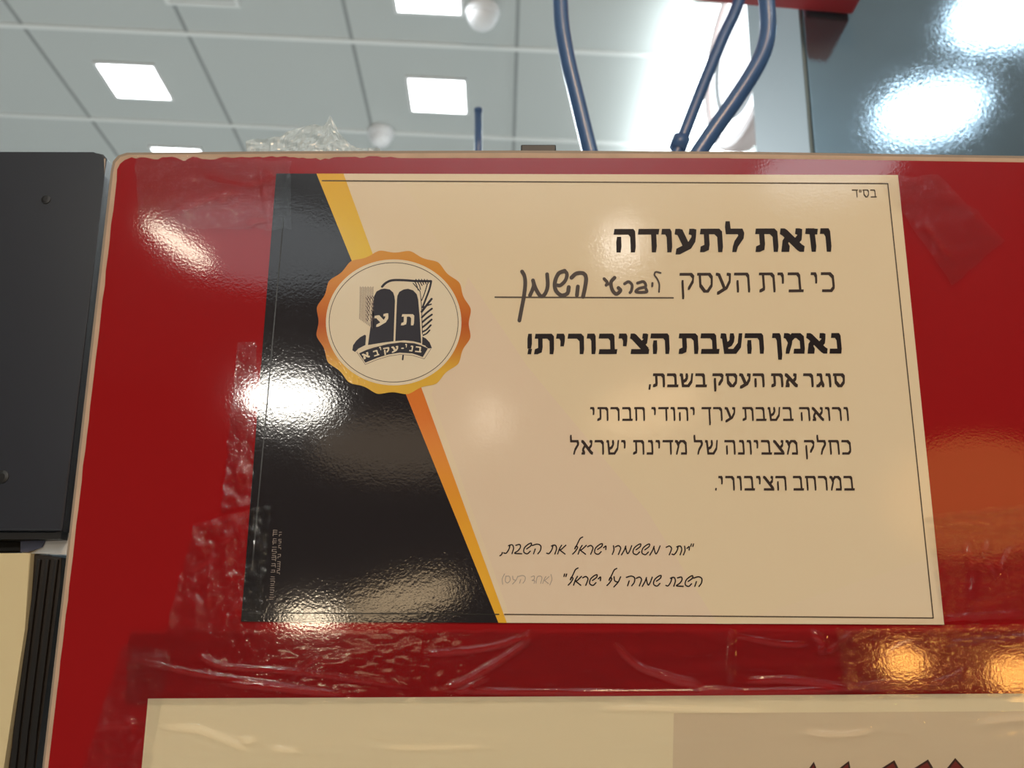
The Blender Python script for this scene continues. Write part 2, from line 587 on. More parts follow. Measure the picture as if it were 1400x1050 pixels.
def lathe(bm, prof, seg=32, mat4=None):
    rings = []
    for r, z in prof:
        rings.append([bm.verts.new((r * math.cos(k / seg * 2 * math.pi), r * math.sin(k / seg * 2 * math.pi), z)) for k in range(seg)])
    for i in range(len(rings) - 1):
        for k in range(seg):
            bm.faces.new((rings[i][k], rings[i][(k + 1) % seg], rings[i + 1][(k + 1) % seg], rings[i + 1][k]))
    bm.faces.new(rings[0][::-1])
    bm.faces.new(rings[-1])
    if mat4 is not None:
        bmesh.ops.transform(bm, matrix=mat4, verts=bm.verts)


# ------------------------------------------------------------------ the setting
CO = Vector((-1.7059158, 2.55216496, 2.13242135 + ZB))
C1 = Vector((0.99903156, 0.02354143, -0.03717175))
C2 = Vector((-0.02353947, 0.99894846, -0.03934303))
CN = C1.cross(C2).normalized()
CM = Matrix(((C1.x, C2.x, CN.x, CO.x), (C1.y, C2.y, CN.y, CO.y), (C1.z, C2.z, CN.z, CO.z), (0, 0, 0, 1)))
T = 0.6                                     # ceiling module

tag(box('floor', (-6, -10, -0.05), (6, 9, 0), M['floor']), kind='structure')
bm = bmesh.new()
add_box(bm, (-4.6, -13, 0.0), (7.8, 6.4, 0.03))
ce = from_bm('ceiling', bm, M['ceil'])
ce.matrix_world = CM
tag(ce, kind='structure')
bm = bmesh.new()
for j in range(-21, 11):                    # lit tile edges across, put in as pale bars
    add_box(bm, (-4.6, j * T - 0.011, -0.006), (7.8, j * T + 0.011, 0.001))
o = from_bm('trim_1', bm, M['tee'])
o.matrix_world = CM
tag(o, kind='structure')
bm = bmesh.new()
for i in range(-7, 13):                     # dark joints running away, shade of the tile edges put into colour
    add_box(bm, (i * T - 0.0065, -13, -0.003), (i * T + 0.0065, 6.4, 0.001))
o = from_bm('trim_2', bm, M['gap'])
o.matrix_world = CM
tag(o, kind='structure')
tag(box('wall_left', (-6.1, -10, 0), (-6, 9, 4.6), M['wall_far']), kind='structure')
tag(box('wall_right', (6, -10, 0), (6.1, 9, 4.6), M['wall']), kind='structure')
tag(box('wall_back', (-6, -10.1, 0), (6, -10, 4.6), M['wall']), kind='structure')
tag(box('wall_front', (-6, 9, 0), (6, 9.1, 4.6), M['wall_far']), kind='structure')


# ceiling lights: square, recessed, in the middle of their tiles
def ceiling_light(i, j, label):
    root = bpy.data.objects.new('ceiling_light', None)
    COL.objects.link(root)
    root.matrix_world = CM @ Matrix.Translation(((i + 0.49) * T, (j + 0.52) * T, 0))
    tag(root, label, 'ceiling light', 'square ceiling lights')
    bm = bmesh.new()
    a, b = 0.120, 0.108
    for s in ((-a, -a, a, -b), (-a, b, a, a), (-a, -b, -b, b), (b, -b, a, b)):
        add_box(bm, (s[0], s[1], -0.008), (s[2], s[3], -0.0005))
    me = bpy.data.meshes.new('frame')
    bm.to_mesh(me)
    bm.free()
    link('frame', me, M['led_frame'], root)
    bm = bmesh.new()
    add_box(bm, (-b, -b, -0.006), (b, b, -0.001))
    me = bpy.data.meshes.new('diffuser')
    bm.to_mesh(me)
    bm.free()
    link('diffuser', me, M['led'], root)
    return root


ceiling_light(0, 0, 'lit square ceiling light nearest the left edge, above the black board')
ceiling_light(2, 0, 'lit square ceiling light right of the white dome, above the thin pole')
ceiling_light(2, -1, 'lit square ceiling light cut by the top edge of the photo')
ceiling_light(0, 1, 'lit square ceiling light low over the red panel, mostly hidden by its rim')


def dome_camera(u, v, s, label):
    root = bpy.data.objects.new('dome_camera', None)
    COL.objects.link(root)
    root.matrix_world = CM @ Matrix.Translation((u * T, v * T, 0))
    tag(root, label, 'ceiling camera')
    bm = bmesh.new()
    lathe(bm, [(0.058 * s, -0.0005), (0.06 * s, -0.012 * s), (0.056 * s, -0.03 * s), (0.05 * s, -0.034 * s)])
    me = bpy.data.meshes.new('housing')
    bm.to_mesh(me)
    bm.free()
    link('housing', me, M['dome'], root)
    bm = bmesh.new()
    prof = [(0.05 * s * math.cos(a), -0.034 * s - 0.046 * s * math.sin(a)) for a in np.linspace(0, 1.5, 8)]
    lathe(bm, prof)
    me = bpy.data.meshes.new('dome')
    bm.to_mesh(me)
    me.polygons.foreach_set('use_smooth', [True] * len(me.polygons))
    bm.free()
    link('dome', me, M['dome'], root)


dome_camera(2.06, 0.98, 0.95, 'white dome on the ceiling showing just above the clear plastic scrap')
dome_camera(2.80, -0.34, 1.0, 'white round dome on the ceiling cut by the top edge of the photo')

# pale vent strip at the upper edge
vt = bpy.data.objects.new('ceiling_vent', None)
COL.objects.link(vt)
vt.matrix_world = CM @ Matrix.Translation((1.18 * T, -0.42 * T, 0))
tag(vt, 'pale rectangular vent in the ceiling at the top edge left of the cut light', 'vent')
bm = bmesh.new()
for s in ((-0.13, -0.09, 0.13, -0.075), (-0.13, 0.075, 0.13, 0.09), (-0.13, -0.075, -0.115, 0.075), (0.115, -0.075, 0.13, 0.075)):
    add_box(bm, (s[0], s[1], -0.010), (s[2], s[3], -0.0005))
me = bpy.data.meshes.new('frame')
bm.to_mesh(me)
bm.free()
link('frame', me, M['tee'], vt)
bm = bmesh.new()
for k in range(7):
    y = -0.07 + k * 0.0215
    add_box(bm, (-0.115, y, -0.008), (0.115, y + 0.012, -0.001))
me = bpy.data.meshes.new('louvre')
bm.to_mesh(me)
bm.free()
link('louvre', me, M['tee'], vt)

# long bright light box under the ceiling
lb = bpy.data.objects.new('light_box', None)
COL.objects.link(lb)
lb.matrix_world = CM @ Matrix.Translation((4.32 * T, 0.45 * T, 0))
tag(lb, 'long glaring white light box on the ceiling behind the bent steel tubes', 'ceiling light')
bm = bmesh.new()
add_box(bm, (-0.10, -0.5, -0.03), (0.03, 0.5, -0.0005))
add_box(bm, (-0.20, -0.6, -0.045), (0.13, 0.6, -0.03))
me = bpy.data.meshes.new('housing')
bm.to_mesh(me)
bm.free()
link('housing', me, M['led_frame'], lb)
for xa, xb in ((-0.225, -0.006), (0.006, 0.155)):
    bm = bmesh.new()
    add_box(bm, (xa, -0.605, -0.11), (xb, 0.605, -0.045))
    me = bpy.data.meshes.new('diffuser')
    bm.to_mesh(me)
    bm.free()
    link('diffuser', me, M['led_big'], lb)

# ------------------------------------------------------------------ behind the panel, right
YC = 0.505
xl = P(1107, 120, YC).x
cab = empty('gloss_cabinet', (xl, YC, 0), 'tall dark blue-grey glossy cabinet with two glaring reflections, top right', 'cabinet')
box('body', (xl, YC, 0.0), (xl + 1.2, YC + 0.22, 2.75), M['cabinet'], cab, 0.002)
box('side_panel', (xl - 0.004, YC + 0.004, 0.0), (xl - 0.0002, YC + 0.216, 2.74), M['cab_side'], cab, 0.0005)
# red canopy: its underside shows
cl_, cr_ = P(835, -1, 0.50), P(1166, 21, 0.50)
cz = cr_.z
can = empty('red_canopy', (cl_.x, 0.50, cz), 'red overhead canopy whose underside crosses the top edge of the photo', 'canopy')
bm = bmesh.new()
x0 = cl_.x - 0.05
v = [(x0, 0.50, cl_.z + 0.012), (cr_.x, 0.50, cr_.z), (cr_.x, 0.42, cr_.z), (x0, 0.42, cl_.z + 0.012)]
vb = [bm.verts.new(q) for q in v]
vt_ = [bm.verts.new((q[0], q[1], cz + 0.3)) for q in v]
bm.faces.new(vb[::-1])
bm.faces.new(vt_)
for i in range(4):
    bm.faces.new((vb[i], vb[(i + 1) % 4], vt_[(i + 1) % 4], vt_[i]))
bmesh.ops.bevel(bm, geom=list(bm.edges), offset=0.003, segments=2, affect='EDGES', profile=0.5)
from_bm('panel', bm, M['canopy'], can)

# round white projecting sign
sg = empty('round_sign', P(1040, 200, 1.1), 'round white lit sign seen edge-on left of the dark cabinet', 'sign')
sx = P(1020, 80, 1.15)
for nm, R0, R1, th, mm in (('rim', 0.172, 0.150, 0.040, M['sign_rim']), ('face', 0.150, 0.0, 0.034, M['sign'])):
    bm = bmesh.new()
    rot = Matrix.Translation(sx) @ Euler((0, math.radians(90), math.radians(10)), 'XYZ').to_matrix().to_4x4()
    if nm == 'rim':
        seg = 64
        rings = []
        for r, z in ((R1, -th / 2), (R0 - 0.006, -th / 2), (R0, -th / 2 + 0.006), (R0, th / 2 - 0.006), (R0 - 0.006, th / 2), (R1, th / 2)):
            rings.append([bm.verts.new((r * math.cos(k / seg * 2 * math.pi), r * math.sin(k / seg * 2 * math.pi), z)) for k in range(seg)])
        for i in range(6):
            for k in range(seg):
                bm.faces.new((rings[i][k], rings[i][(k + 1) % seg], rings[(i + 1) % 6][(k + 1) % seg], rings[(i + 1) % 6][k]))
        bmesh.ops.transform(bm, matrix=rot, verts=bm.verts)
    else:
        lathe(bm, [(R0, -th / 2 + 0.004), (R0, th / 2 - 0.004)], 64, rot)
    from_bm(nm, bm, mm, sg)
bm = bmesh.new()
tube(bm, [sx + Vector((0, 0, 0.170)), Vector((sx.x, sx.y, 3.66))], 0.006, 12)
from_bm('hanger', bm, M['grey'], sg)
for R0, R1 in ((0.112, 0.104),):
    bm = bmesh.new()
    seg = 48
    rings = []
    for r, z in ((R1, -0.0185), (R0, -0.0185), (R0, -0.0130), (R1, -0.0130)):
        rings.append([bm.verts.new((r * math.cos(k / seg * 2 * math.pi), r * math.sin(k / seg * 2 * math.pi), z)) for k in range(seg)])
    for i in range(4):
        for k in range(seg):
            bm.faces.new((rings[i][k], rings[i][(k + 1) % seg], rings[(i + 1) % 4][(k + 1) % seg], rings[(i + 1) % 4][k]))
    bmesh.ops.transform(bm, matrix=rot, verts=bm.verts)
    from_bm('grey_ring', bm, M['grey'], sg)


# bent steel tubes carrying the canopy
def bent_tube(name, path, rad, Y, label, clamp=None):
    pts = [P(a, b, Y) for a, b in path]
    root = empty(name, pts[-1], label, 'steel tube', None)
    bm = bmesh.new()
    tube(bm, catmull(pts, 8), rad, 20)
    from_bm('tube', bm, M['steel'], root, True)
    if clamp:
        a, b = P(clamp[0], clamp[1], Y), P(clamp[2], clamp[3], Y)
        bm = bmesh.new()
        tube(bm, [a, a.lerp(b, 0.5), b], rad * 1.45, 20)
        from_bm('clamp', bm, M['steel'], root, True)
    return root


bent_tube('bent_tube', [(765, -90), (765, -40), (766, 0), (769, 40), (777, 85), (789, 135), (806, 205), (850, 380)], 0.0064, 0.27,
          'blue-black bent steel tube, the left one of the pair rising behind the panel')
bent_tube('bent_tube', [(1042, -90), (1045, -40), (1048, 0), (1050, 38), (1044, 70), (1029, 100), (1003, 140), (957, 206), (850, 370)], 0.0068, 0.27,
          'blue-black bent steel tube curving down left in front of the round sign')
bent_tube('brace_tube', [(1014, -10), (1004, 18), (988, 52), (960, 120), (928, 202), (870, 350)], 0.0062, 0.45,
          'thinner straight steel brace between the two bent tubes, with a clamp', (932, 188, 926, 204))
pr = P(654, 205, 0.6)
pole = empty('thin_pole', pr, 'thin upright blue-grey pole end below the square ceiling light', 'pole')
bm = bmesh.new()
tube(bm, [P(654, 152, 0.6), P(654, 200, 0.6), Vector((pr.x, 0.6, 1.2))], 0.0046, 14)
from_bm('rod', bm, M['steel'], pole, True)
bm = bmesh.new()
tube(bm, [P(654, 149, 0.6), P(654, 153, 0.6)], 0.0050, 14)
from_bm('cap', bm, M['steel'], pole, True)
a, b = P(712, 207, 0.02), P(760, 200, 0.02)
hb = empty('dark_bracket', a, 'small dark bracket just showing over the panel rim left of the bent tube', 'bracket')
box('plate', (a.x, 0.0181, a.z - 0.04), (b.x, 0.024, b.z), M['black'], hb, 0.0006)

# ------------------------------------------------------------------ left: black board, cream cabinet, ledge
bb = empty('black_board', P(85, 725, 0.004), 'matt black upright board left of the red panel', 'board')
slab('board', [(-180, 206), (128, 208), (140, 210), (145, 216), (143, 240), (86, 720), (84, 726), (-240, 724)], M['black_board'], bb, 0.004, 0.022, 0.004, 0.001)
bm = bmesh.new()
c = P(63, 273, 0.004)
lathe(bm, [(0.0022, 0.0), (0.0022, 0.0006), (0.0012, 0.0008)], 20, Matrix.Translation((c.x, 0.0042, c.z)) @ Matrix.Rotation(math.radians(90), 4, 'X'))
from_bm('screw_hole', bm, M['black'], bb)
bm = bmesh.new()
c = P(3, 652, 0.004)
lathe(bm, [(0.003, 0.0), (0.003, 0.0006), (0.0016, 0.0008)], 20, Matrix.Translation((c.x, 0.0042, c.z)) @ Matrix.Rotation(math.radians(90), 4, 'X'))
from_bm('screw_hole', bm, M['black'], bb)
slab('bottom_rail', [(-240, 728), (76, 728), (84, 722), (83, 737), (-240, 738)], M['black'], bb, 0.006, 0.02, 0.006)

ld = empty('white_ledge', P(60, 757, 0.012), 'pale ledge showing in the slot under the black board', 'ledge')
slab('slab', [(99, 620), (107, 620), (103, 660), (90, 758), (29, 756), (29, 740), (85, 739), (88, 722)], M['white'], ld, 0.0125, 0.020, 0.012)
slab('cloth', [(29.5, 740), (62, 739.5), (58, 748), (40, 755), (29.5, 755)], M['blue_grey'], ld, 0.0110, 0.0124, 0.012)
kn = empty('dark_latch', P(10, 752, 0.03), 'dark latch under the black board at the left edge', 'latch')
slab('plate', [(-120, 739), (27, 739), (29, 755), (-120, 758)], M['black'], kn, 0.016, 0.045, 0.016, 0.0008)

cc = empty('cream_cabinet', P(20, 1050, 0.008), 'cream cabinet front with a dark side frame, bottom left corner', 'cabinet')
slab('door', [(-260, 757), (41, 756), (34, 860), (2, 1070), (-8, 1150), (-300, 1150)], M['cream'], cc, 0.008, 0.022, 0.008, 0.0006)
slab('frame', [(41, 757), (84, 762), (82, 800), (46, 1070), (36, 1150), (-7, 1150), (3, 1070), (35, 860)], M['brown'], cc, 0.012, 0.028, 0.012, 0.0006)
for k, (a0, a1, wd) in enumerate(((50, 52, 3), (62, 60, 3), (74, 70, 3))):
    s = a0 - 41
    slab('groove', [(a0, 764), (a0 + wd + 2, 765), (a0 + wd - 27, 1000), (s + wd - 5 + 4, 1150), (s - 5, 1150), (a0 - 32, 1000)], M['black'], cc, 0.0105, 0.0119, 0.0105, 0.0003)

# ------------------------------------------------------------------ the red panel
pan = empty('red_board', P(300, 1050), 'glossy red laminated panel with chipped cream edges carrying the certificate', 'panel')
OUT = [(56, 1048), (150, 232), (153, 219), (160, 211), (172, 207), (400, 205), (700, 204), (1000, 205.5), (1400, 211.5), (1640, 216), (1760, 1330), (20, 1360)]
slab('core', OUT, M['band'], pan, 0.0012, 0.018)
INN = [(60, 1048), (154, 236), (157, 222), (164, 214), (175, 211), (400, 209.5), (700, 208.5), (1000, 210), (1400, 216), (1630, 220), (1750, 1320), (24, 1350)]
slab('edge_strip', INN, M['core'], pan, 0.0004, 0.0012)
top = []
rnd = random.Random(3)
xs = [180 + 6 * k for k in range(0, 60)]
for x in xs:
    n = noise.noise(Vector((x * 0.06, 0.3, 0.2))) * 3.2 + noise.noise(Vector((x * 0.2, 1.3, 0.2))) * 2.0
    chip = 6.5 * math.exp(-((x - 252) / 7) ** 2) + 2.5 * math.exp(-((x - 210) / 10) ** 2) + 4 * math.exp(-((x - 290) / 14) ** 2) + 3 * math.exp(-((x - 440) / 22) ** 2)
    top.append((x, 214.5 + max(-1.0, n) + chip))
top += [(x, 216.2 + 0.5 * noise.noise(Vector((x * 0.05, 4, 0)))) for x in range(545, 1000, 30)]
top += [(1000, 216.6), (1200, 219.0), (1400, 222), (1620, 226)]
left = []
for k in range(40):
    t = k / 39
    n = noise.noise(Vector((t * 30, 7, 0))) * 1.6
    left.append((66 + (159.5 - 66) * t + n * (0.3 + 0.7 * t), 1048 + (246 - 1048) * t))
RED = [(30, 1345)] + left + [(160, 232), (164, 224), (170, 219)] + top + [(1735, 1310)]
slab('laminate', RED, M['red'], pan, 0.0, 0.0004)

# ------------------------------------------------------------------ the certificate
TL, TR, BR, BL = (378, 238), (1227, 240), (1290, 854), (330, 850)
cert = empty('certificate', P(810, 852), 'cream and black printed certificate with a gold scalloped seal taped to the red panel', 'certificate')
slab('sheet', [BL, TL, TR, BR], M['paper'], cert, -0.0006, -0.0001)
Y1, Y2, Y3, Y4, Y5, Y6 = -0.00066, -0.00070, -0.00074, -0.00078, -0.00082, -0.00086
flat('tan_facet', [[(545, 239), (1226, 241), (1280, 760), (1000, 853), (905, 852)]], M['facet'], cert, -0.00063)
flat('pinkish_facet', [[(640, 380), (690, 455), (720, 500), (883, 697), (980, 852), (700, 851), (590, 540)]], M['pink'], cert, -0.000635)
flat('dark_field', [[BL, TL, (433, 238.2), (682, 851.5)]], M['dark'], cert, Y1)
z_ = lambda py: P(560, py).z - ZB
zz = lambda py: P(560, py).z
cY = (0.86, 0.56, 0.07, 1)
M['ribbon'] = ramp_mat('gold_ribbon_print', [(0.0, (0.90, 0.50, 0.05, 1)), (0.15, (0.90, 0.46, 0.05, 1)), (0.42, (0.78, 0.22, 0.04, 1)), (0.52, (0.78, 0.22, 0.04, 1)), (0.8, (0.85, 0.58, 0.07, 1)), (1.0, (0.86, 0.50, 0.06, 1))],
                       zz(850), zz(238), 0.10, PEEL, 0.4)
flat('ribbon', [[(433, 238.2), (470, 238.4), (693, 851.6), (681.5, 851.5)]], M['ribbon'], cert, Y2)
# the thin frame line
strokes('frame_line', [[(441, 248), (820, 250), (1213, 252)], [(1213, 252), (1275, 845)], [(690, 840), (980, 842.5), (1275, 845)]], 1.6, M['line'], cert, Y3, False)
strokes('frame_line', [[(388, 300), (365, 560), (345, 780)], [(341, 838), (682, 840)]], 1.6, M['black_line'], cert, Y3, False)

# seal
scx, scy = 538.5, 441.5
M['seal'] = ramp_mat('gold_seal_print', [(0.0, (0.82, 0.50, 0.07, 1)), (0.16, (0.82, 0.50, 0.07, 1)), (0.32, (0.66, 0.24, 0.05, 1)), (0.48, (0.56, 0.13, 0.035, 1)), (0.62, (0.66, 0.21, 0.045, 1)), (0.85, (0.74, 0.32, 0.06, 1)), (1.0, (0.76, 0.36, 0.08, 1))],
                     zz(541), zz(343), 0.10, PEEL, 0.4)
sp = []
for k in range(320):
    a = k / 320 * 2 * math.pi
    ph = (a - math.radians(10.5)) * 16
    r = 1.0 - 0.042 * (0.5 - 0.5 * math.cos(ph)) ** 0.8
    sp.append((scx + 107 * r * math.cos(a), scy - 99.5 * r * math.sin(a)))
seal = flat('seal', [sp], M['seal'], cert, Y3)


def sub(o):
    """an Empty-free parent for sub-parts: parts keep identity local transforms"""
    return o


def circ(rx, ry, n=96):
    return [(scx + rx * math.cos(k / n * 2 * math.pi), scy - ry * math.sin(k / n * 2 * math.pi)) for k in range(n)]


flat('seal_face', [circ(92.5, 86)], M['seal_face'], seal, Y4)
ring = circ(88, 81.5)
strokes('seal_line', [ring + [ring[0]]], 0.9, M['line'], seal, Y5, False)
EX = lambda x, y: (460 + x / 6.5625, 360 + y / 6.5625)
ep = lambda pts: [EX(*q) for q in pts]
# emblem: two tablets, sickle, wheat, sheaf and a lettered banner
tabl = [(285, 738), (310, 560), (333, 360), (340, 300), (362, 258), (400, 238), (436, 232), (480, 240), (510, 266), (522, 300), (527, 340), (514, 704), (420, 716)]
tabr = [(545, 330), (549, 296), (566, 262), (605, 240), (645, 234), (690, 248), (722, 282), (735, 330), (748, 480), (762, 722), (690, 704), (610, 696), (530, 702)]
flat('tablet', [ep(tabl)], M['emblem'], seal, Y5)
flat('tablet', [ep(tabr)], M['emblem'], seal, Y5)
flat('banner', [ep([(205, 812), (270, 782), (340, 760), (460, 730), (580, 714), (700, 722), (760, 740), (822, 768), (776, 846), (730, 828), (680, 813), (570, 806), (470, 822), (370, 852), (262, 896)])], M['emblem'], seal, Y5)
flat('wing', [ep([(145, 785), (152, 740), (180, 700), (215, 668), (258, 645), (268, 655), (262, 738), (200, 770), (170, 800)])], M['emblem'], seal, Y5)
flat('wing', [ep([(772, 662), (805, 680), (838, 715), (858, 765), (825, 768), (795, 745), (770, 735)])], M['emblem'], seal, Y5)
strokes('sickle', [(ep([(412, 215), (440, 186), (480, 164), (530, 156), (620, 158), (700, 164), (790, 166), (850, 166)]), 3.2),
                   (ep([(852, 168), (835, 240), (805, 320), (775, 400)]), 2.6), (ep([(818, 190), (790, 280), (765, 340)]), 1.4)], 3, M['emblem'], seal, Y5)
strokes('wheat', [ep([(700, 160), (720, 200), (735, 245)]), ep([(715, 150), (745, 200), (755, 240)]), ep([(690, 185), (725, 225), (750, 255)]),
                  ep([(740, 150), (770, 205)]), ep([(765, 150), (785, 195)]), ep([(790, 150), (805, 190)]), ep([(815, 152), (825, 185)]),
                  (ep([(752, 260), (760, 330), (766, 420), (770, 560), (772, 640)]), 1.0),
                  (ep([(766, 440), (800, 395), (855, 325)]), 3.0), (ep([(780, 400), (815, 385), (852, 372)]), 1.8), (ep([(768, 490), (810, 450), (858, 412)]), 2.6), (ep([(770, 535), (810, 500), (858, 465)]), 2.6),
                  (ep([(772, 580), (810, 550), (855, 510)]), 2.6), (ep([(774, 620), (810, 600), (848, 560)]), 2.4), (ep([(780, 650), (810, 635), (838, 605)]), 2.0)], 1.3, M['emblem'], seal, Y5)
sh = []
for k in range(11):
    x = 216 + k * 11.5
    y1 = 505 + k * 9
    sh.append((ep([(x + 0, 216 + (k % 2) * 5), (x - 2 + k * 0.2, 360), (x - 6 + k * 1.2, y1)]), 0.7))
    if k > 4:
        for j in range(6):
            yy = 300 + j * 38 + (k % 2) * 14
            sh.append((ep([(x - 4, yy), (x + 6, yy + 16)]), 1.1))
strokes('sheaf', sh, 1.0, M['hatch'], seal, Y5)
strokes('banner_edge', [(ep([(185, 800), (262, 912), (370, 868), (470, 838), (570, 822), (680, 830), (790, 862), (850, 770)]), 0.6)], 0.6, M['hatch'], seal, Y5, False)
strokes('banner_edge', [(ep([(600, 832), (596, 868)]), 2.2)], 2, M['emblem'], seal, Y5, False)
strokes('tablet_edge', [(ep([(318, 330), (292, 560), (270, 742), (340, 752), (440, 728), (560, 704), (660, 704), (740, 726), (800, 748)]), 0.9),
                        (ep([(762, 500), (768, 690)]), 0.8), (ep([(537, 280), (534, 480), (522, 700)]), 1.1)], 0.9, M['seal_face'], seal, Y6)


def glyph(ch, x0, y0, x1, y1, cap, nw=0.2):
    text('banner_letter' if cap < 90 else 'tablet_letter', ch, EX(x0, y0), EX(x1, y1), cap / 6.5625, M['seal_face'], seal, Y6, nw, 0.22)


glyph('ע', 360, 568, 486, 540, 92)
glyph('ת', 582, 562, 698, 562, 100)
for ch, x0, y0, x1, y1 in (('ב', 706, 800, 762, 806), ('נ', 654, 793, 686, 797), ('י', 618, 780, 634, 780), ('ע', 500, 804, 562, 796), ('ק', 428, 816, 484, 806),
                           ('י', 396, 806, 412, 802), ('ב', 342, 842, 388, 828), ('א', 248, 868, 304, 846)):
    glyph(ch, x0, y0, x1, y1, 52, 0.2)
strokes('banner_letter', [ep([(588, 768), (602, 767)])], 1.6, M['seal_face'], seal, Y6, False)

# printed lines
text('small_heading', 'בס״ד', (1165, 271), (1198, 271), 11, M['line'], cert, Y3, 0.12, 0.15)
text('heading', 'וזאת לתעודה', (840, 346), (1138, 345), 32, M['ink'], cert, Y3, 0.19, 0.24, 0.12, 0.34)
text('text_line', 'כי בית העסק', (930, 401), (1142, 400), 27, M['body_ink'], cert, Y3, 0.11, 0.14, 0.16, 0.34)
strokes('name_rule', [[(677, 407), (920, 408)]], 2.0, M['line'], cert, Y3, False)
text('heading', 'נאמן השבת הציבורית!', (721, 485), (1152, 484), 28, M['ink'], cert, Y3, 0.19, 0.24, 0.12, 0.34)
text('text_line', 'סוגר את העסק בשבת,', (886, 530), (1156, 530), 19, M['body_ink'], cert, Y3, 0.16, 0.20, 0.15, 0.36)
text('text_line', 'ורואה בשבת ערך יהודי חברתי', (807, 576), (1161, 576), 19, M['body_ink'], cert, Y3, 0.125, 0.16, 0.165, 0.38)
text('text_line', 'כחלק מצביונה של מדינת ישראל', (779, 622), (1164, 622), 20, M['body_ink'], cert, Y3, 0.125, 0.16, 0.165, 0.38)
text('text_line', 'במרחב הציבורי.', (977, 671), (1168, 671), 20, M['body_ink'], cert, Y3, 0.125, 0.16, 0.165, 0.38)

# the name written in by hand
HX = lambda x, y: (680 + x / 5.3846, 360 + y / 5.3846)
hp = lambda pts: [HX(*q) for q in pts]
strokes('handwritten_name', [
    (hp([(182, 65), (200, 100), (205, 160), (195, 250), (178, 340), (162, 425)]), 5.3),
    (hp([(262, 130), (268, 165), (258, 200), (240, 240)]), 5.3), (hp([(262, 130), (282, 190), (318, 245), (350, 230), (370, 170), (366, 85)]), 5.3),
    (hp([(495, 60), (450, 80), (424, 140), (428, 200), (470, 240), (515, 225), (525, 180)]), 5.5), (hp([(495, 60), (512, 85), (500, 130), (465, 165), (440, 165)]), 5.0),
    (hp([(545, 110), (580, 80), (630, 78), (652, 110), (645, 180), (630, 250)]), 5.5), (hp([(592, 175), (585, 240)]), 5.3),
    (hp([(785, 118), (808, 145), (800, 165)]), 4.2), (hp([(862, 110), (835, 145), (845, 200), (875, 230), (905, 205), (890, 185)]), 5.0), (hp([(800, 165), (835, 150)]), 3.4),
    (hp([(935, 155), (965, 140), (990, 165), (985, 205), (975, 220)]), 4.0),
    (hp([(1030, 150), (1075, 140), (1090, 175), (1040, 190), (1020, 215), (1095, 215), (1092, 190)]), 4.0),
    (hp([(1140, 150), (1138, 172)]), 3.0),
    (hp([(1200, 75), (1165, 68), (1155, 90), (1175, 120), (1190, 160), (1188, 215)]), 2.4)], 4, M['brown_ink'], cert, Y4)

# flowing quotation at the foot
CUR = {  # cursive letters: strokes in a box of height 1 (0 = baseline), with advance
    'י': ([[(0.05, 0.75), (0.22, 0.95), (0.25, 0.55)]], 0.32),
    'ו': ([[(0.1, 0.98), (0.18, 0.5), (0.1, 0.0)]], 0.26),
    'ת': ([[(0.42, 1.0), (0.38, 0.5), (0.2, 0.05), (0.0, 0.08)], [(0.3, 0.9), (0.6, 1.0), (0.75, 0.6), (0.68, 0.0)]], 0.85),
    'ר': ([[(0.0, 0.85), (0.25, 1.0), (0.45, 0.75), (0.42, 0.4), (0.34, 0.0)]], 0.55),
    'מ': ([[(0.05, -0.05), (0.22, 0.5), (0.3, 0.95)], [(0.28, 0.9), (0.42, 0.35), (0.55, 0.1), (0.68, 0.45), (0.78, 1.0)]], 0.88),
    'ש': ([[(0.62, 0.3), (0.4, 0.0), (0.1, 0.2), (0.12, 0.7), (0.4, 1.1), (0.62, 1.2), (0.6, 0.9), (0.3, 0.55)]], 0.72),
    'א': ([[(0.05, 0.0), (0.15, 0.6), (0.28, 1.0)], [(0.62, 1.0), (0.32, 0.55), (0.2, 0.45), (0.45, 0.2), (0.66, 0.0)]], 0.74),
    'ל': ([[(0.75, 1.95), (0.55, 1.75), (0.38, 1.1), (0.24, 0.6), (0.3, 0.9), (0.45, 0.75), (0.3, 0.3), (0.12, 0.0)]], 0.52),
    'ה': ([[(0.0, 0.95), (0.4, 1.1), (0.7, 0.9), (0.72, 0.4), (0.55, 0.0)], [(0.28, 0.55), (0.2, 0.0)]], 0.85),
    'ב': ([[(0.05, 0.95), (0.35, 1.05), (0.45, 0.75), (0.3, 0.35), (0.05, 0.05), (0.62, 0.0)]], 0.68),
    'ע': ([[(0.1, 1.0), (0.2, 0.55), (0.45, 0.4)], [(0.65, 1.0), (0.5, 0.4), (0.2, -0.15)]], 0.72),
    'ח': ([[(0.05, 0.0), (0.1, 0.9), (0.4, 1.05), (0.6, 0.8), (0.55, 0.0)]], 0.7),
    'ד': ([[(0.05, 0.9), (0.35, 1.05), (0.4, 0.6), (0.2, 0.4), (0.5, 0.35), (0.45, 0.0)]], 0.6),
    'ם': ([[(0.1, 1.0), (0.1, 0.3), (0.35, 0.0), (0.6, 0.4), (0.45, 0.95), (0.1, 0.95)]], 0.7),
    ',': ([[(0.16, 0.12), (0.12, -0.1), (0.0, -0.25)]], 0.28),
    '"': ([[(0.05, 1.25), (0.02, 0.98)], [(0.22, 1.25), (0.19, 0.98)]], 0.36),
    '(': ([[(0.25, 1.3), (0.08, 0.6), (0.2, -0.2)]], 0.32),
    ')': ([[(0.05, 1.3), (0.22, 0.6), (0.08, -0.2)]], 0.32),
    ' ': ([], 0.42),
}


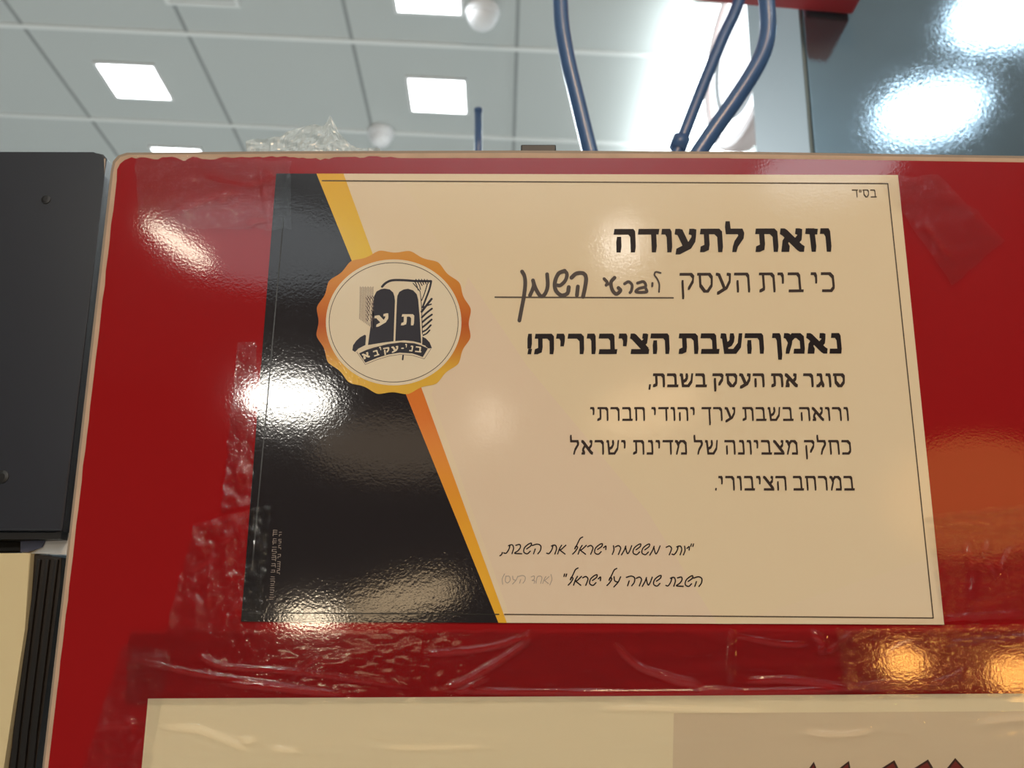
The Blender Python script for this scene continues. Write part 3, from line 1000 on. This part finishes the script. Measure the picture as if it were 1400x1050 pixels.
def cursive(name, body, left, right, h, wd, m, y):
    """a flowing line, read from right to left, stretched between two points of the photograph"""
    seq = body[::-1]
    tot = sum(CUR[c][1] for c in seq)
    paths, x = [], 0.0
    dx, dy = right[0] - left[0], right[1] - left[1]
    for c in seq:
        for s in CUR[c][0]:
            paths.append([(left[0] + dx * (x + a + 0.10 * b) / tot, left[1] + dy * (x + a) / tot - b * h) for a, b in s])
        x += CUR[c][1]
    return strokes(name, paths, wd, m, cert, y)


cursive('quotation', '"יותר מששמרו ישראל את השבת,', (684, 757), (948, 759), 12, 1.7, M['ink'], Y3)
cursive('quotation', 'השבת שמרה על ישראל"', (769, 800), (960, 802), 12, 1.8, M['ink'], Y3)
cursive('source_note', ')אחד העם(', (685, 797), (755, 798), 9.5, 1.0, M['grey_ink'], Y3)

# two illegible columns of tiny upright print on the dark field
rnd = random.Random(11)
mk = []
for lean, x0, ya, yb in ((-0.055, 377, 725, 820), (-0.055, 384, 728, 785)):
    yv = ya
    while yv < yb:
        x = x0 + lean * (yv - ya)
        k = rnd.random()
        s = rnd.uniform(2.0, 3.0) if x0 == 377 else rnd.uniform(1.2, 1.8)
        if k < 0.16:
            yv += 3.2
            continue
        mk.append([(x - s, yv), (x + s, yv + rnd.uniform(-0.4, 0.4))])
        if k > 0.45:
            mk.append([(x + s * (1 if k > 0.7 else -1), yv), (x + s * (1 if k > 0.7 else -1), yv + 2.0)])
        yv += rnd.uniform(2.4, 3.4)
strokes('side_print', mk, 0.75, M['micro'], cert, Y3, False)

# ------------------------------------------------------------------ the sheet below
sh_ = empty('cream_sheet', P(800, 1050), 'plain cream sheet under clear film along the bottom edge', 'paper')
slab('sheet', [(203, 955), (800, 952), (1420, 948), (1660, 946), (1690, 1240), (176, 1250)], M['sheet'], sh_, -0.0005, -0.0001)
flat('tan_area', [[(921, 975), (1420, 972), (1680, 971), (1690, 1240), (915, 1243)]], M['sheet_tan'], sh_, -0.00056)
tri, tri2 = [], []
for (tx, ty, l, r) in ((1112, 1041, 7, 4), (1160, 1040, 13, 2), (1222, 1039, 16, 5), (1268, 1038, 16, 6), (1305, 1036, 8, 9)):
    k = 34 / 10.0
    tri.append([(tx, ty), (tx + r * k, ty + 34), (tx - l * k, ty + 34)])
    tri2.append([(tx - (l - r) * 0.14, ty + 4.2), (tx + r * k - 3.2, ty + 34), (tx - l * k + 5.0, ty + 34)])
flat('spike_outline', tri, M['spike_edge'], sh_, -0.00062)
flat('spike', tri2, M['spike'], sh_, -0.00068)


# ------------------------------------------------------------------ clear film and tape
def film(name, quad, step, ridges, m, label, y=-0.0012, amp=0.0003, nscale=(0.02, 0.05), seed=0.0, ragged=3.0, parent=None, cat='clear tape', wave=0.0):
    """thin clear film over the panel; ridges = (polyline on the photograph, width, height) pressed up as real folds"""
    (ax, ay), (bx, by), (cx_, cy_), (dx, dy) = quad          # TL, TR, BR, BL
    nx = max(2, int(max(abs(bx - ax), abs(cx_ - dx)) / step))
    ny = max(2, int(max(abs(dy - ay), abs(cy_ - by)) / step))
    u, v = np.meshgrid(np.linspace(0, 1, nx + 1), np.linspace(0, 1, ny + 1))
    X = (1 - v) * ((1 - u) * ax + u * bx) + v * ((1 - u) * dx + u * cx_)
    Yp = (1 - v) * ((1 - u) * ay + u * by) + v * ((1 - u) * dy + u * cy_)
    H = np.zeros_like(X)
    for poly, wd, ht in ridges:
        c = catmull([(a, b, 0) for a, b in poly], 10)
        D = np.full_like(X, 1e9)
        S = np.zeros_like(X)
        n = len(c) - 1
        for i in range(n):
            p, q = c[i], c[i + 1]
            ex, ey = q.x - p.x, q.y - p.y
            L2 = ex * ex + ey * ey + 1e-9
            t = np.clip(((X - p.x) * ex + (Yp - p.y) * ey) / L2, 0, 1)
            d = np.hypot(X - p.x - t * ex, Yp - p.y - t * ey)
            k = d < D
            D = np.where(k, d, D)
            S = np.where(k, (i + t) / n, S)
        H += ht * np.exp(-(D / wd) ** 2) * np.clip(np.minimum(S, 1 - S) * 6 + 0.15, 0, 1)
    vs_ = []
    for j in range(ny + 1):
        for i in range(nx + 1):
            x, yy = X[j, i], Yp[j, i]
            if ragged and (i in (0, nx) or j in (0, ny)):
                x += ragged * noise.noise(Vector((yy * 0.07, seed, 1)))
                yy += ragged * noise.noise(Vector((x * 0.05, seed, 2)))
            p = P(x, yy)
            nz = noise.noise(Vector((x * nscale[0], yy * nscale[1], seed)))
            nz2 = noise.noise(Vector((x * nscale[0] * 3.1, yy * nscale[1] * 3.1, seed + 5)))
            h = H[j, i] + amp * (max(nz, -0.2) + 0.5 * max(nz2, -0.2) + 0.35)
            vs_.append((p.x, y - h, p.z))
    fs = [[j * (nx + 1) + i, (j + 1) * (nx + 1) + i, (j + 1) * (nx + 1) + i + 1, j * (nx + 1) + i + 1] for j in range(ny) for i in range(nx)]
    o = make(name, vs_, fs, m, parent, True)
    if parent is None:
        tag(o, label, cat)
    return o


film('clear_tape', [(178, 862), (1440, 858), (1440, 952), (172, 962)], 2.6, [
    ([(272, 893), (290, 905), (320, 912), (400, 917), (470, 926), (560, 938)], 1.8, 0.0005),
    ([(180, 900), (260, 918), (340, 930), (440, 944)], 1.8, 0.0005),
    ([(300, 932), (380, 940), (470, 948)], 2.0, 0.0009),
    ([(724, 862), (716, 880), (680, 905), (640, 928), (610, 940)], 2.4, 0.0008),
    ([(722, 868), (670, 884), (620, 890), (585, 893)], 2.4, 0.0007),
    ([(668, 924), (650, 934), (628, 946)], 2.0, 0.0006),
    ([(840, 880), (870, 908), (905, 922), (945, 932), (960, 944)], 2.8, 0.0009),
    ([(905, 922), (925, 930), (950, 934)], 2.0, 0.0012),
    ([(400, 925), (425, 905), (440, 898)], 1.8, 0.0005),
    ([(1000, 860), (998, 900), (996, 932)], 3.0, 0.0008),
    ([(1005, 868), (1060, 878), (1100, 880)], 2.0, 0.0005),
    ([(1130, 892), (1150, 876), (1165, 864)], 2.0, 0.0007),
    ([(1110, 864), (1125, 880), (1120, 892)], 3.0, 0.0012),
    ([(1020, 930), (1080, 928), (1160, 938), (1240, 928)], 2.5, 0.0010),
    ([(1270, 934), (1300, 925), (1318, 912)], 2.2, 0.0008),
    ([(600, 943), (900, 946), (1250, 940)], 2.0, 0.0008),
    ([(950, 946), (970, 942), (1010, 944)], 2.0, 0.0012),
], M['film'], 'crinkled clear tape strip between the certificate and the cream sheet', amp=0.0002, seed=1.0)
film('clear_tape', [(1140, 858), (1420, 852), (1420, 942), (1150, 944)], 2.6, [
    ([(1200, 905), (1240, 880), (1270, 900)], 5, 0.0008), ([(1290, 880), (1350, 874), (1420, 868)], 2.0, 0.0010)],
    M['film_peel'], 'bubbled clear tape with amber glitter at the lower right corner of the certificate', y=-0.0030, amp=0.00012, seed=2.0)
film('clear_tape', [(1262, 704), (1400, 690), (1410, 846), (1288, 850)], 2.6, [
    ([(1365, 780), (1372, 765), (1380, 750)], 2.0, 0.0016), ([(1350, 740), (1346, 760), (1360, 785)], 2.2, 0.0016),
    ([(1320, 740), (1330, 780), (1325, 820)], 4.0, 0.0010), ([(1290, 845), (1330, 842), (1400, 838)], 2.0, 0.0010)],
    M['film_rough'], 'wrinkled clear tape over the right margin of the certificate, near its foot', y=-0.0014, amp=0.0005, seed=3.0)
film('clear_tape', [(1200, 246), (1280, 240), (1372, 330), (1300, 392)], 2.6, [
    ([(1236, 300), (1240, 312), (1238, 322)], 2.0, 0.0016), ([(1328, 282), (1332, 292), (1342, 296)], 1.8, 0.0018), ([(1265, 305), (1290, 340), (1300, 345)], 4.0, 0.0006)],
    M['film_rough'], 'slanting clear tape at the upper right corner of the certificate', y=-0.0014, amp=0.0002, seed=4.0)
film('clear_tape', [(186, 212), (398, 222), (400, 316), (192, 314)], 2.6, [
    ([(300, 275), (310, 272)], 1.8, 0.0014), ([(340, 308), (350, 300), (362, 300)], 2.0, 0.0018), ([(280, 240), (340, 252), (372, 240)], 3.0, 0.0008),
    ([(362, 232), (372, 240), (365, 248)], 2.0, 0.0012), ([(240, 290), (290, 270), (330, 260)], 5.0, 0.0006), ([(355, 225), (372, 330)], 2.0, 0.0004), ([(300, 318), (330, 318), (360, 314)], 2.0, 0.0010)],
    M['film_rough'], 'clear tape holding the upper left corner of the certificate', y=-0.0014, amp=0.0002, seed=5.0)
film('clear_tape', [(268, 716), (372, 690), (356, 868), (228, 862)], 2.6, [
    ([(322, 708), (330, 725), (334, 740)], 2.0, 0.0018), ([(300, 745), (318, 732), (326, 716)], 2.0, 0.0005), ([(260, 780), (300, 760)], 2.5, 0.0008),
    ([(322, 826), (326, 838), (322, 850)], 2.4, 0.0020), ([(232, 830), (242, 820), (248, 826)], 2.5, 0.0010), ([(284, 800), (286, 840)], 2.5, 0.0006)],
    M['film_rough'], 'crinkled clear tape holding the lower left corner of the certificate', y=-0.0014, amp=0.0005, nscale=(0.05, 0.05), seed=6.0)
film('clear_tape', [(170, 880), (236, 890), (205, 1060), (112, 1060)], 2.6, [
    ([(170, 980), (185, 990), (180, 1010)], 3.0, 0.0014), ([(120, 1000), (125, 1020), (130, 1045)], 2.0, 0.0005), ([(130, 996), (160, 990), (190, 992)], 2.2, 0.0010),
    ([(178, 900), (200, 898), (230, 900)], 2.2, 0.0010), ([(195, 1012), (182, 1030), (180, 1045)], 2.5, 0.0012)],
    M['film_rough'], 'crinkled clear tape along the left margin of the cream sheet', y=-0.0014, amp=0.0005, nscale=(0.04, 0.03), seed=7.0)
film('clear_sleeve', [(206, 956), (1440, 948), (1450, 1100), (190, 1110)], 3.2, [
    ([(228, 994), (270, 996), (310, 1010), (338, 1024)], 2.4, 0.0016), ([(328, 1010), (340, 1012), (350, 1010)], 2.0, 0.0012), ([(370, 1024), (410, 1026)], 2.0, 0.0006),
    ([(520, 1022), (600, 1022), (660, 1020)], 2.0, 0.0006), ([(820, 967), (900, 968), (1050, 972)], 2.2, 0.0007), ([(1225, 948), (1240, 965), (1262, 996)], 2.0, 0.0005),
    ([(1340, 988), (1380, 982), (1430, 980)], 3.5, 0.0010), ([(1100, 1000), (1140, 1004), (1190, 1000)], 4.0, 0.0008), ([(800, 948), (830, 950), (850, 956)], 2.0, 0.0014)],
    M['sleeve'], 'clear plastic film lying over the cream sheet at the bottom', y=-0.0012, amp=0.00012, nscale=(0.006, 0.03), seed=8.0, cat='plastic film', ragged=1.0)
film('clear_tape', [(326, 470), (352, 468), (346, 690), (304, 700)], 2.6, [
    ([(334, 560), (328, 580), (334, 600)], 2.4, 0.0010), ([(325, 640), (330, 670)], 2.4, 0.0008)],
    M['film_rough'], 'narrow clear tape along the left edge of the certificate', y=-0.0014, amp=0.0003, nscale=(0.05, 0.05), seed=9.0)

# crumpled scrap of film standing on the rim
prof = [(337, 194), (345, 189), (360, 191), (384, 187), (392, 180), (402, 176), (415, 173), (430, 172), (443, 172), (447, 166), (451, 153), (455, 166), (459, 171), (463, 182), (472, 190), (480, 198), (492, 201), (520, 204)]
vs_, fs = [], []
n = 60
rows = 14
for i in range(n + 1):
    x = 337 + (520 - 337) * i / n
    for k in range(len(prof) - 1):
        if prof[k][0] <= x <= prof[k + 1][0]:
            t = (x - prof[k][0]) / (prof[k + 1][0] - prof[k][0])
            tp = prof[k][1] + t * (prof[k + 1][1] - prof[k][1])
            break
    for j in range(rows + 1):
        yy = 207 + (tp - 207) * j / rows
        p = P(x, yy, 0.008)
        d = 0.0022 * noise.noise(Vector((x * 0.05, yy * 0.07, 3.3))) + 0.0008 * noise.noise(Vector((x * 0.15, yy * 0.2, 8.3)))
        vs_.append((p.x, 0.008 + d, p.z))
for i in range(n):
    for j in range(rows):
        a = i * (rows + 1) + j
        fs.append([a, a + rows + 1, a + rows + 2, a + 1])
o = make('plastic_scrap', vs_, fs, M['scrap'], None, False)
tag(o, 'crumpled scrap of clear plastic standing up on the top rim of the red panel', 'plastic scrap')
